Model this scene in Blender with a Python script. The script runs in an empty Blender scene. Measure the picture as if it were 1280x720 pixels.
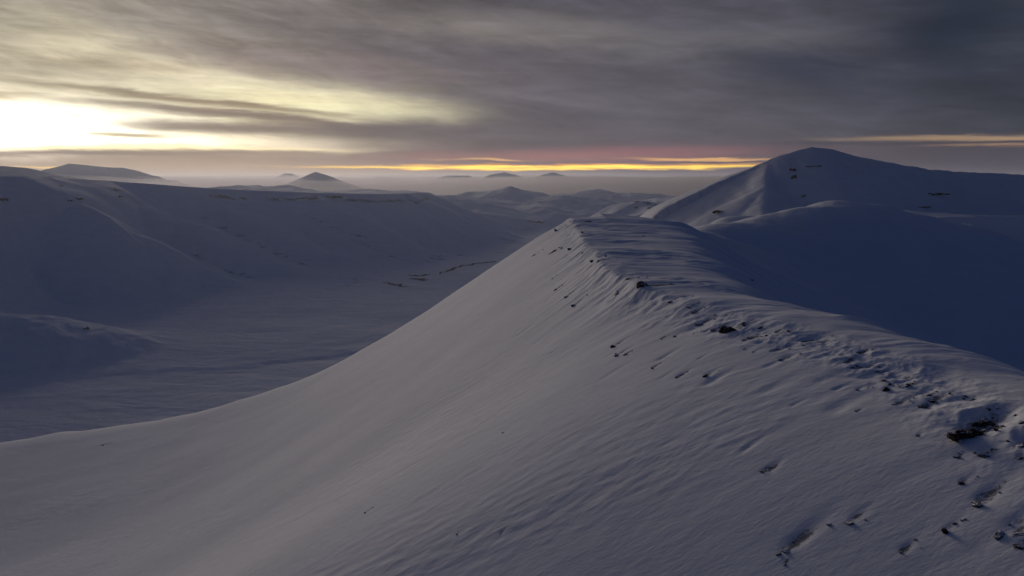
import bpy, math, random
import numpy as np
from mathutils import Vector, Matrix

random.seed(7)
rng = np.random.default_rng(11)
C = bpy.context.scene.collection
R = math.radians

# ------------------------------------------------------------------ camera, sky, sun, exposure
CAM_Z = 400.0            # metres above the valley floor
HFOV = 70.0
F = 640 / math.tan(R(HFOV / 2))
PITCH = math.atan((360 - 222) / F)

cam_d = bpy.data.cameras.new('camera')
cam_d.sensor_fit = 'HORIZONTAL'
cam_d.angle = R(HFOV)
cam_d.clip_start = 0.5
cam_d.clip_end = 200000
cam = bpy.data.objects.new('camera', cam_d)
cam.location = (0, 0, CAM_Z)
cam.rotation_euler = (math.pi / 2 - PITCH, 0, 0)
C.objects.link(cam)
bpy.context.scene.camera = cam

def ray(px, py):
    """direction from the viewpoint of the photograph for one of its pixels"""
    u, v = (px - 640) / F, (360 - py) / F
    c, s = math.cos(PITCH), math.sin(PITCH)
    return np.array([u, c + v * s, -s + v * c])

def at(px, py, depth):
    """the point at that depth, height given relative to the drone"""
    d = ray(px, py)
    return d * (depth / d[1])

def sky_ae(px, py):
    d = ray(px, py)
    d = d / np.linalg.norm(d)
    return math.atan2(d[0], d[1]) * F, math.asin(d[2]) * F

SUN_AZ, SUN_EL = -19.0, 6.7

sc = bpy.context.scene
sc.view_settings.view_transform = 'Standard'
sc.view_settings.look = 'None'
sc.view_settings.exposure = 0.0
sc.view_settings.gamma = 1.0
sc.view_settings.use_curve_mapping = False
sc.render.engine = 'CYCLES'
sc.cycles.use_denoising = True
sc.cycles.max_bounces = 8
sc.cycles.diffuse_bounces = 3
sc.cycles.volume_bounces = 5

world = bpy.data.worlds.new('World')
sc.world = world
world.use_nodes = True
world.cycles.sampling_method = 'MANUAL'
world.cycles.sample_map_resolution = 2048
NT = world.node_tree
NT.nodes.clear()

class Graph:
    """small helper that writes shader maths as nodes"""
    def __init__(self, nt):
        self.nt = nt
    def new(self, kind, **props):
        n = self.nt.nodes.new(kind)
        for k, v in props.items():
            setattr(n, k, v)
        return n
    def put(self, sock, v):
        if isinstance(v, bpy.types.NodeSocket):
            self.nt.links.new(v, sock)
        else:
            sock.default_value = v
    def m(self, op, a, b=None, c=None, clamp=False):
        n = self.new('ShaderNodeMath', operation=op, use_clamp=clamp)
        for i, v in enumerate((a, b, c)):
            if v is not None:
                self.put(n.inputs[i], v)
        return n.outputs[0]
    def v(self, op, a, b=None, c=None, out=0):
        n = self.new('ShaderNodeVectorMath', operation=op)
        for i, x in enumerate((a, b, c)):
            if x is not None:
                if op == 'SCALE' and i == 1:
                    self.put(n.inputs['Scale'], x)
                else:
                    self.put(n.inputs[i], x)
        return n.outputs[out]
    def comb(self, x, y, z=0.0):
        n = self.new('ShaderNodeCombineXYZ')
        for i, q in enumerate((x, y, z)):
            self.put(n.inputs[i], q)
        return n.outputs[0]
    def noise(self, vec, scale=1.0, detail=4.0, rough=0.55, dist=0.0):
        n = self.new('ShaderNodeTexNoise', noise_dimensions='3D')
        self.put(n.inputs['Vector'], vec)
        n.inputs['Scale'].default_value = scale
        n.inputs['Detail'].default_value = detail
        n.inputs['Roughness'].default_value = rough
        n.inputs['Distortion'].default_value = dist
        return n.outputs['Fac']
    def rng(self, x, a, b, c=0.0, d=1.0, smooth=True):
        n = self.new('ShaderNodeMapRange', interpolation_type='SMOOTHSTEP' if smooth else 'LINEAR')
        n.clamp = True if not smooth else n.clamp
        self.put(n.inputs['Value'], x)
        for k, q in zip(('From Min', 'From Max', 'To Min', 'To Max'), (a, b, c, d)):
            n.inputs[k].default_value = q
        return n.outputs[0]
    def mixc(self, fac, a, b):
        n = self.new('ShaderNodeMix', data_type='RGBA')
        self.put(n.inputs[0], fac)
        for s, q in ((n.inputs[6], a), (n.inputs[7], b)):
            self.put(s, q if isinstance(q, bpy.types.NodeSocket) else (*q, 1.0))
        return n.outputs[2]
    def mapping(self, vec, loc=(0, 0, 0), rot=(0, 0, 0), scale=(1, 1, 1), kind='POINT'):
        n = self.new('ShaderNodeMapping', vector_type=kind)
        self.put(n.inputs['Vector'], vec)
        n.inputs['Location'].default_value = loc
        n.inputs['Rotation'].default_value = rot
        n.inputs['Scale'].default_value = scale
        return n.outputs[0]

def lin(r, g, b):
    f = lambda c: (c / 255 / 12.92) if c <= 10 else ((c / 255 + 0.055) / 1.055) ** 2.4
    return (f(r), f(g), f(b))

g = Graph(NT)
tc = g.new('ShaderNodeTexCoord')
sep = g.new('ShaderNodeSeparateXYZ')
g.put(sep.inputs[0], tc.outputs['Generated'])
dx, dy, dz = sep.outputs
A = g.m('MULTIPLY', g.m('ARCTAN2', dx, dy), F)          # compass angle and height above the horizon of the sky
E = g.m('MULTIPLY', g.m('ARCSINE', dz), F)
# wind streaked cloud: long across, thin in height, sinking a little to the right
flow = g.comb(g.m('MULTIPLY', A, 1 / 260), g.m('MULTIPLY', g.m('ADD', E, g.m('MULTIPLY', A, 0.10)), 1 / 34))
soft = g.comb(g.m('MULTIPLY', A, 1 / 330), g.m('MULTIPLY', g.m('ADD', E, g.m('MULTIPLY', A, 0.09)), 1 / 75), 4.7)
n_streak = g.noise(flow, 1.0, 5.0, 0.55, 0.4)
n_soft = g.noise(soft, 1.0, 5.0, 0.52, 0.6)
n_fine = g.noise(g.comb(g.m('MULTIPLY', A, 1 / 90), g.m('MULTIPLY', E, 1 / 9), 9.1), 1.0, 4.0, 0.6, 0.3)
n_mid = g.noise(g.comb(g.m('MULTIPLY', A, 1 / 120), g.m('MULTIPLY', g.m('ADD', E, g.m('MULTIPLY', A, 0.12)), 1 / 24), 2.2), 1.0, 6.0, 0.6, 0.5)
wu = g.m('MULTIPLY', g.m('SUBTRACT', n_soft, 0.5), 260.0)
wv = g.m('ADD', g.m('MULTIPLY', g.m('SUBTRACT', n_streak, 0.5), 34.0), g.m('MULTIPLY', g.m('SUBTRACT', n_mid, 0.5), 22.0))
WP = g.comb(g.m('ADD', A, wu), g.m('ADD', E, wv))
wv2 = g.m('ADD', g.m('MULTIPLY', g.m('SUBTRACT', n_streak, 0.5), 7.0), g.m('MULTIPLY', g.m('SUBTRACT', n_fine, 0.5), 9.0))
WP2 = g.comb(g.m('ADD', A, wu), g.m('ADD', E, wv2))

def blob(p0, p1, width, p=1.0, vec=None, ends=1.0):
    """soft band of cloud or glow between two spots of the sky"""
    a0, e0 = sky_ae(*p0); a1, e1 = sky_ae(*p1)
    L = math.hypot(a1 - a0, e1 - e0) / 2 * ends
    q = g.mapping(vec if vec is not None else WP, ((a0 + a1) / 2, (e0 + e1) / 2, 0), (0, 0, math.atan2(e1 - e0, a1 - a0)), (L, width, 1), 'TEXTURE')
    d = g.v('DOT_PRODUCT', q, q, out=1)
    if p != 1.0:
        d = g.m('POWER', d, p)
    return g.m('POWER', math.e, g.m('MULTIPLY', d, -1.0))

up = g.rng(E, 40, 320)
# the overcast sheet: warm grey left, slate right, darkest far right and overhead
col = g.mixc(g.rng(A, -560, 60), lin(146, 136, 128), lin(88, 84, 94))
col = g.mixc(g.rng(A, 0, 620), col, lin(56, 59, 72))
shade = g.m('ADD', 1.0, g.m('MULTIPLY', g.m('SUBTRACT', n_soft, 0.5), 1.7))
calm = g.rng(A, -500, 250, 1.0, 0.5)
shade = g.m('ADD', 1.0, g.m('MULTIPLY', g.m('SUBTRACT', shade, 1.0), calm))
col = g.v('SCALE', col, shade)
col = g.v('SCALE', col, g.m('ADD', 1.0, g.m('ADD', g.m('MULTIPLY', g.m('SUBTRACT', n_streak, 0.5), 0.8), g.m('MULTIPLY', g.m('SUBTRACT', n_mid, 0.5), 0.9))))

def over(fac, c, k=1.0):
    global col
    col = g.mixc(g.m('MULTIPLY', fac, k, clamp=True), col, c)

def add(fac, c):
    global col
    col = g.v('MULTIPLY_ADD', g.comb(fac, fac, fac), c, col)

# thin bright cloud, upper left
over(blob((-200, 70), (330, 95), 62), lin(206, 195, 170), 0.88)
over(blob((-120, 104), (420, 128), 26), lin(238, 228, 198), 0.85)
over(blob((-60, 30), (230, 50), 30), lin(172, 163, 142), 0.6)
over(blob((60, 14), (420, 30), 16), lin(150, 144, 134), 0.5)
over(blob((230, 4), (760, 60), 24), lin(98, 93, 98), 0.85)
over(blob((-100, 75), (150, 82), 10), lin(160, 150, 130), 0.6)
over(blob((330, 45), (900, 120), 30), lin(92, 87, 96), 0.75)
over(blob((190, 56), (620, 100), 17, 1.4), lin(124, 113, 114), 0.7)
over(blob((-70, 64), (120, 46), 10), lin(216, 204, 174), 0.6)
over(blob((55, 15), (190, 44), 7), lin(198, 187, 162), 0.65)
over(blob((40, 62), (310, 90), 15), lin(212, 200, 172), 0.7)
over(blob((230, 99), (480, 130), 14), lin(247, 237, 208), 0.8)
over(blob((-40, 73), (240, 84), 6), lin(176, 160, 138), 0.5)
over(blob((400, 22), (770, 52), 12), lin(138, 130, 126), 0.55)
over(blob((740, 60), (1010, 43), 13), lin(110, 107, 111), 0.7)
over(blob((560, 28), (820, 42), 14), lin(124, 119, 120), 0.55)
over(blob((700, 62), (1000, 45), 16), lin(100, 97, 103), 0.5)
over(blob((890, 68), (1120, 110), 22), lin(54, 58, 74), 0.9)
over(blob((1130, 40), (1330, 20), 60), lin(32, 40, 57), 0.85)
# the glow of the hidden sun
over(blob((200, 118), (520, 142), 22, 1.2), lin(240, 230, 186), 0.95)
over(blob((330, 136), (500, 143), 9), lin(255, 248, 205), 0.9)
glow = blob((-210, 150), (240, 158), 24, 1.6)
add(glow, (1.6, 1.48, 1.2))
add(blob((-160, 166), (440, 179), 12, 1.6, WP2), (1.25, 1.1, 0.75))
add(blob((-140, 150), (60, 155), 26, 1.0), (2.6, 2.2, 1.6))
strip = blob((-120, 182), (440, 187), 4.5, 2.0, WP2)
over(strip, (1.3, 1.1, 0.68))
# dark bars of cloud across the glow
over(blob((-60, 92), (450, 148), 4.0, 1.6, WP2), lin(150, 137, 118), 1.0)
over(blob((95, 122), (470, 160), 4.6, 1.6, WP2), lin(126, 114, 108), 1.0)
over(blob((-70, 114), (75, 124), 6, 1.0, WP2), lin(178, 163, 132), 0.8)
over(blob((150, 157), (420, 160), 6, 1.5, WP2), lin(140, 128, 118), 0.75)
over(blob((250, 158), (760, 168), 10, 1.8, WP2), lin(106, 99, 104), 0.95)
over(blob((420, 158), (1000, 160), 28, 1.4), lin(88, 84, 95), 0.8)
over(blob((95, 167), (255, 172), 3.2, 1.4, WP2), lin(150, 137, 112), 0.9)
over(blob((90, 142), (135, 144), 2.0, 1.0, WP2), lin(205, 190, 150), 0.6)
over(blob((-200, 190), (430, 190), 4.2, 2.0, WP2), lin(118, 110, 110), 0.95)
# pale band and mist over the horizon
low = g.m('MULTIPLY', g.rng(E, 34, 8), g.rng(E, -60, -10))
mist = g.mixc(g.rng(A, -560, 350), lin(176, 156, 140), lin(92, 86, 104))
over(low, mist, 0.92)
over(blob((430, 200), (1100, 188), 12), lin(112, 90, 104), 0.8)
over(blob((520, 196), (960, 190), 7, 1.2, WP2), lin(164, 112, 108), 0.6)
over(blob((690, 190), (900, 190), 6, 1.0, WP2), lin(128, 90, 102), 0.6)
over(blob((1000, 196), (1400, 200), 16), lin(72, 68, 80), 0.85)
# the yellow slit between cloud and mist
broken = g.rng(g.noise(g.comb(g.m('MULTIPLY', A, 1 / 70), g.m('MULTIPLY', E, 1 / 3.2), 3.3), 1.0, 4.0, 0.6, 0.2), 0.30, 0.52)
over(g.m('MULTIPLY', blob((405, 209), (975, 208), 4.0, 3.0, WP2, 1.0), g.m('ADD', 0.5, g.m('MULTIPLY', broken, 0.5))), lin(250, 172, 86), 0.85)
over(g.m('MULTIPLY', blob((415, 209), (945, 209.5), 2.5, 2.0, WP2, 1.0), g.m('ADD', 0.35, g.m('MULTIPLY', broken, 0.65))), (1.7, 1.2, 0.14), 1.0)
over(blob((560, 199), (660, 200), 1.6, 2.0, WP2), lin(244, 190, 120), 0.7)
over(blob((760, 199), (960, 201), 1.8, 2.0, WP2), lin(252, 190, 120), 0.8)
over(blob((590, 206), (650, 206), 1.0, 2.0, WP2), lin(190, 130, 80), 0.7)
over(blob((10, 208), (75, 211), 1.6, 2.0, WP2), lin(255, 214, 130), 0.9)
over(blob((700, 216.5), (960, 216), 3.2, 2.0, WP2), lin(84, 70, 88), 0.85)
over(blob((1070, 173), (1400, 171), 3.2, 1.6, WP2), lin(168, 140, 112), 0.85)
over(blob((1190, 182), (1400, 182), 2.2, 1.6, WP2), lin(176, 140, 110), 0.8)
over(blob((1000, 178), (1250, 178), 3.0, 1.4, WP2), lin(64, 62, 76), 0.7)
# texture of the sheet through everything that is cloud
n_puff = g.noise(g.comb(g.m('MULTIPLY', A, 1 / 60), g.m('MULTIPLY', g.m('ADD', E, g.m('MULTIPLY', A, 0.13)), 1 / 16), 6.3), 1.0, 6.0, 0.62, 0.8)
bright = g.m('MULTIPLY', g.rng(A, 250, -350), g.rng(E, 60, 130))
col = g.v('SCALE', col, g.m('ADD', 1.0, g.m('MULTIPLY', g.m('SUBTRACT', n_puff, 0.5), g.m('ADD', 0.25, g.m('MULTIPLY', bright, 0.6)))))
tex = g.m('ADD', 1.0, g.m('MULTIPLY', g.m('ADD', g.m('MULTIPLY', g.m('SUBTRACT', n_mid, 0.5), 1.0), g.m('MULTIPLY', g.m('SUBTRACT', n_fine, 0.5), 0.7)), g.m('MULTIPLY', calm, g.rng(E, 8, 60))))
col = g.v('SCALE', col, tex)
# away from the dawn: overhead and behind, deep blue
away = g.m('MAXIMUM', g.rng(dy, 0.55, -0.2), g.rng(E, 300, 700))
col = g.mixc(away, col, (0.008, 0.019, 0.060))
over(g.rng(E, -20, -120), lin(70, 68, 84), 0.8)

nish = g.new('ShaderNodeTexSky', sky_type='NISHITA', sun_disc=False)
nish.sun_elevation = R(SUN_EL)
nish.sun_rotation = R(SUN_AZ)
nish.altitude = 500
bg_n = g.new('ShaderNodeBackground'); g.put(bg_n.inputs[0], nish.outputs[0]); bg_n.inputs[1].default_value = 0.05
bg_c = g.new('ShaderNodeBackground'); g.put(bg_c.inputs[0], col); bg_c.inputs[1].default_value = 1.0
mx = g.new('ShaderNodeMixShader'); mx.inputs[0].default_value = 0.97
NT.links.new(bg_n.outputs[0], mx.inputs[1]); NT.links.new(bg_c.outputs[0], mx.inputs[2])
wo = g.new('ShaderNodeOutputWorld'); NT.links.new(mx.outputs[0], wo.inputs['Surface'])

sun_d = bpy.data.lights.new('sun', 'SUN')
sun_d.energy = 1.35
sun_d.angle = R(16)
sun_d.color = (1.0, 0.86, 0.72)
sun = bpy.data.objects.new('sun', sun_d)
sv = Vector((math.sin(R(SUN_AZ)) * math.cos(R(SUN_EL)), math.cos(R(SUN_AZ)) * math.cos(R(SUN_EL)), math.sin(R(SUN_EL))))
sun.rotation_euler = sv.to_track_quat('Z', 'Y').to_euler()
sun.location = (-200, 300, 700)
C.objects.link(sun)

# ------------------------------------------------------------------ helpers
def tag(o, label=None, cat=None, group=None, kind=None):
    for k, v in (('label', label), ('category', cat), ('group', group), ('kind', kind)):
        if v:
            o[k] = v
    return o

def hash2(ix, iy, seed):
    h = (ix.astype(np.int64) * 374761393 + iy.astype(np.int64) * 668265263 + seed * 1274126177) & 0xffffffff
    h = ((h ^ (h >> 13)) * 1274126177) & 0xffffffff
    h = (h ^ (h >> 16)) & 0xffffffff
    return h.astype(np.float64) / 4294967295.0

def noise2(x, y, seed=0):
    """gradient noise, about -1..1"""
    ix, iy = np.floor(x), np.floor(y)
    fx, fy = x - ix, y - iy
    u, w = fx * fx * fx * (fx * (fx * 6 - 15) + 10), fy * fy * fy * (fy * (fy * 6 - 15) + 10)
    def gr(ox, oy):
        a = hash2(ix + ox, iy + oy, seed) * 2 * np.pi
        return np.cos(a) * (fx - ox) + np.sin(a) * (fy - oy)
    a, b, c, d = gr(0, 0), gr(1, 0), gr(0, 1), gr(1, 1)
    return ((a * (1 - u) + b * u) * (1 - w) + (c * (1 - u) + d * u) * w) * 1.5

def fbm(x, y, octv=4, seed=0, gain=0.5):
    s, a = 0.0, 1.0
    for i in range(octv):
        s = s + a * noise2(x, y, seed + i * 17)
        x, y, a = x * 2.03 + 3.1, y * 2.03 - 1.7, a * gain
    return s

def ridged(x, y, octv=4, seed=0):
    s, a = 0.0, 1.0
    for i in range(octv):
        s = s + a * (1 - np.abs(noise2(x, y, seed + i * 13)) * 2)
        x, y, a = x * 2.1 + 1.3, y * 2.1 + 5.2, a * 0.5
    return s * 0.5

def sstep(a, b, x):
    t = np.clip((x - a) / (b - a), 0, 1)
    return t * t * (3 - 2 * t)

def splus(x, k):
    return 0.5 * (x + np.sqrt(x * x + k * k))

def smax(a, b, k):
    return 0.5 * (a + b + np.sqrt((a - b) ** 2 + k * k))

def smin(a, b, k):
    return -smax(-a, -b, k)

def tents(X, Y, pts, slope, rad, slope2=None, rad2=None):
    """ridge line through the points, falling away on both sides (slope2: on the right of its run)"""
    out = np.full(X.shape, -1e9)
    for (x0, y0, z0), (x1, y1, z1) in zip(pts[:-1], pts[1:]):
        ex, ey = x1 - x0, y1 - y0
        L2 = ex * ex + ey * ey
        t = np.clip(((X - x0) * ex + (Y - y0) * ey) / L2, 0, 1)
        qx, qy = X - (x0 + t * ex), Y - (y0 + t * ey)
        d = np.sqrt(qx * qx + qy * qy)
        s, ra = slope, rad
        if slope2 is not None:
            lft = ex * qy - ey * qx > 0
            s = np.where(lft, slope, slope2)
            ra = np.where(lft, rad, rad if rad2 is None else rad2)
        out = np.maximum(out, z0 + t * (z1 - z0) - s * (np.sqrt(d * d + ra * ra) - ra))
    return out

def link_mesh(name, verts, faces, mat, smooth=True, parent=None):
    me = bpy.data.meshes.new(name)
    nv, nf = len(verts), len(faces)
    k = faces.shape[1]
    me.vertices.add(nv); me.vertices.foreach_set('co', np.ascontiguousarray(verts, dtype=np.float32).ravel())
    me.loops.add(nf * k); me.loops.foreach_set('vertex_index', np.ascontiguousarray(faces, dtype=np.int32).ravel())
    me.polygons.add(nf); me.polygons.foreach_set('loop_start', np.arange(0, nf * k, k, dtype=np.int32))
    me.polygons.foreach_set('use_smooth', np.full(nf, smooth, dtype=bool))
    me.update(calc_edges=True)
    me.materials.append(mat)
    o = bpy.data.objects.new(name, me)
    C.objects.link(o)
    if parent:
        o.parent = parent
    return o

def grid_faces(nr, nc, wrap=False):
    i = np.arange(nr * nc).reshape(nr, nc)
    if wrap:
        i = np.concatenate([i, i[:, :1]], 1)
    return np.stack([i[:-1, :-1], i[:-1, 1:], i[1:, 1:], i[1:, :-1]], -1).reshape(-1, 4)

def sheet(name, X, Y, Z, mat, wrap=False, flip=False):
    f = grid_faces(*X.shape, wrap=wrap)
    if flip:
        f = f[:, ::-1]
    return link_mesh(name, np.stack([X.ravel(), Y.ravel(), Z.ravel() + CAM_Z], -1), f, mat)

# ------------------------------------------------------------------ materials
def snow_material(name, bumps, tint=(0.80, 0.81, 0.84), rough=0.9, grit_shade=None, bare_shade=(0.085, 0.072, 0.066)):
    """wind packed snow: bumps = (scale xyz in 1/m, strength in m) layers"""
    m = bpy.data.materials.new(name); m.use_nodes = True
    q = Graph(m.node_tree)
    b = m.node_tree.nodes['Principled BSDF']
    geo = q.new('ShaderNodeNewGeometry')
    pos = geo.outputs['Position']
    n1 = q.noise(q.v('MULTIPLY', pos, (0.02, 0.05, 0.05)), 1.0, 5, 0.6)
    n2 = q.noise(q.v('MULTIPLY', pos, (0.3, 0.9, 0.6)), 1.0, 4, 0.6)
    t = q.m('ADD', q.m('MULTIPLY', n1, 0.5), q.m('MULTIPLY', n2, 0.5))
    c = q.mixc(q.rng(t, 0.3, 0.7), tuple(v * 0.90 for v in tint), tint)
    if grit_shade:                                      # rubble and dust showing through thin snow; painted shade in valley gullies
        at_ = q.new('ShaderNodeAttribute'); at_.attribute_name = 'rubble_and_shade'
        ng = q.noise(q.v('MULTIPLY', pos, grit_shade), 1.0, 6, 0.72, 0.6)
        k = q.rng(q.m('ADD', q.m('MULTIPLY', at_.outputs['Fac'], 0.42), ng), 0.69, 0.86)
        c = q.mixc(q.m('MULTIPLY', k, 0.8), c, bare_shade)
    q.put(b.inputs['Base Color'], c)
    b.inputs['Roughness'].default_value = rough
    b.inputs['Specular IOR Level'].default_value = 0.04
    h = None
    for sc3, amp, det in bumps:
        k = q.m('MULTIPLY', q.noise(q.v('MULTIPLY', pos, sc3), 1.0, det, 0.6, 0.3), amp)
        h = k if h is None else q.m('ADD', h, k)
    bp = q.new('ShaderNodeBump')
    bp.inputs['Strength'].default_value = 1.0
    bp.inputs['Distance'].default_value = 1.0
    q.put(bp.inputs['Height'], h)
    q.put(b.inputs['Normal'], bp.outputs[0])
    return m

M_ridge = snow_material('ridge_snow', [((0.02, 0.03, 0.03), 0.45, 4), ((0.16, 0.7, 0.4), 0.06, 4), ((0.8, 2.2, 1.5), 0.05, 4)], grit_shade=(0.9, 2.2, 1.4))
M_valley = snow_material('valley_snow', [((0.006, 0.012, 0.01), 8.0, 6), ((0.03, 0.03, 0.03), 2.2, 5)], (0.78, 0.80, 0.84), grit_shade=(0.010, 0.022, 0.02), bare_shade=(0.03, 0.032, 0.04))
M_mount = snow_material('mountain_snow', [((0.02, 0.02, 0.02), 3.6, 7)], (0.80, 0.81, 0.84))
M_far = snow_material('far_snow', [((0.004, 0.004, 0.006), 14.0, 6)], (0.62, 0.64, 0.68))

def rock_material(name, a, b_, snow=0.6, scale=1.2):
    m = bpy.data.materials.new(name); m.use_nodes = True
    q = Graph(m.node_tree)
    b = m.node_tree.nodes['Principled BSDF']
    geo = q.new('ShaderNodeNewGeometry')
    pos = q.v('SCALE', geo.outputs['Position'], scale)
    n1 = q.noise(pos, 1.0, 6, 0.65, 0.5)
    c = q.mixc(q.rng(n1, 0.35, 0.68), a, b_)
    sp = q.new('ShaderNodeSeparateXYZ'); q.put(sp.inputs[0], geo.outputs['Normal'])
    n2 = q.noise(pos, 2.3, 5, 0.7)
    lay = q.m('ADD', sp.outputs[2], q.m('MULTIPLY', q.m('SUBTRACT', n2, 0.5), 1.6))
    s = q.rng(lay, 1.16 - snow * 0.7, 1.30 - snow * 0.7)
    q.put(b.inputs['Base Color'], q.mixc(s, c, (0.72, 0.73, 0.76)))
    b.inputs['Roughness'].default_value = 0.85
    b.inputs['Specular IOR Level'].default_value = 0.02
    bp = q.new('ShaderNodeBump'); bp.inputs['Distance'].default_value = 0.25 / scale; bp.inputs['Strength'].default_value = 0.8
    q.put(bp.inputs['Height'], n2); q.put(b.inputs['Normal'], bp.outputs[0])
    return m

M_rock = rock_material('frosted_rock', (0.045, 0.038, 0.034), (0.12, 0.095, 0.078), 0.68)
M_rock_bare = rock_material('bare_rock', (0.022, 0.017, 0.015), (0.075, 0.052, 0.040), 0.38)
M_cliff = rock_material('cliff_rock', (0.006, 0.007, 0.010), (0.020, 0.021, 0.026), 0.12, 0.12)

# ------------------------------------------------------------------ the near ridge and the dark hill behind it
# top of the lit side, from the foot of the frame to the summit: (y, x, z)
CR = np.array([(-60, 62, -22), (20, 62, -23), (60, 60, -24), (83, 58, -24.5), (98, 58, -25), (112, 55.5, -25), (125, 49.5, -25), (146, 42.5, -25), (165, 37.5, -25.2), (186, 32.5, -25.2),
               (225, 29, -25.3), (290, 30, -25.3), (360, 32.5, -25.2), (430, 36, -24.6), (470, 37.5, -24.0), (600, 40, -25)], float)
_y = np.arange(-60, 900, 4.0)
_b = np.interp(_y, [-60, 20, 60, 83, 110, 150, 200, 260, 330, 480, 900], [128, 90, 71, 61, 51.5, 45, 41, 38, 36.5, 39, 60])
_k = np.exp(-(np.arange(-15, 16) / 6.0) ** 2); _k /= _k.sum()
CB = np.stack([_y, np.convolve(np.pad(_b, 15, mode='edge'), _k, 'valid')], -1)
_s = np.arange(0, 1300, 2.0)
_p = np.interp(_s, [0, 18, 52, 89, 120, 169, 226, 282, 338, 395, 520, 700, 1300], [0, 8, 31, 56, 76, 103, 124, 138, 147, 155, 180, 235, 460])
_k = np.exp(-(np.arange(-20, 21) / 9.0) ** 2); _k /= _k.sum()
PF = np.stack([_s, np.convolve(np.concatenate([-_p[20:0:-1], _p, _p[-1] + _p[1:21] - _p[0]]), _k, 'valid')], -1)   # fall of the side at the summit end
PW = np.array([(0, 15), (83, 15), (115, 16), (145, 25), (171, 29), (205, 34), (300, 50), (400, 62), (480, 72), (700, 80)], float)
P2 = [at(742, 271, 482), at(800, 278, 545), at(868, 285, 650), at(925, 277, 705), at(985, 264, 765), at(1050, 249.5, 810), at(1085, 253.5, 835), at(1130, 264, 850),
      at(1200, 280, 858), at(1280, 306, 862), (800, 850, -150), (1000, 830, -230)]

SCOOPS = []      # filled below: hollows that the wind cuts beside rocks (x, y, length, width, depth)

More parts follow.
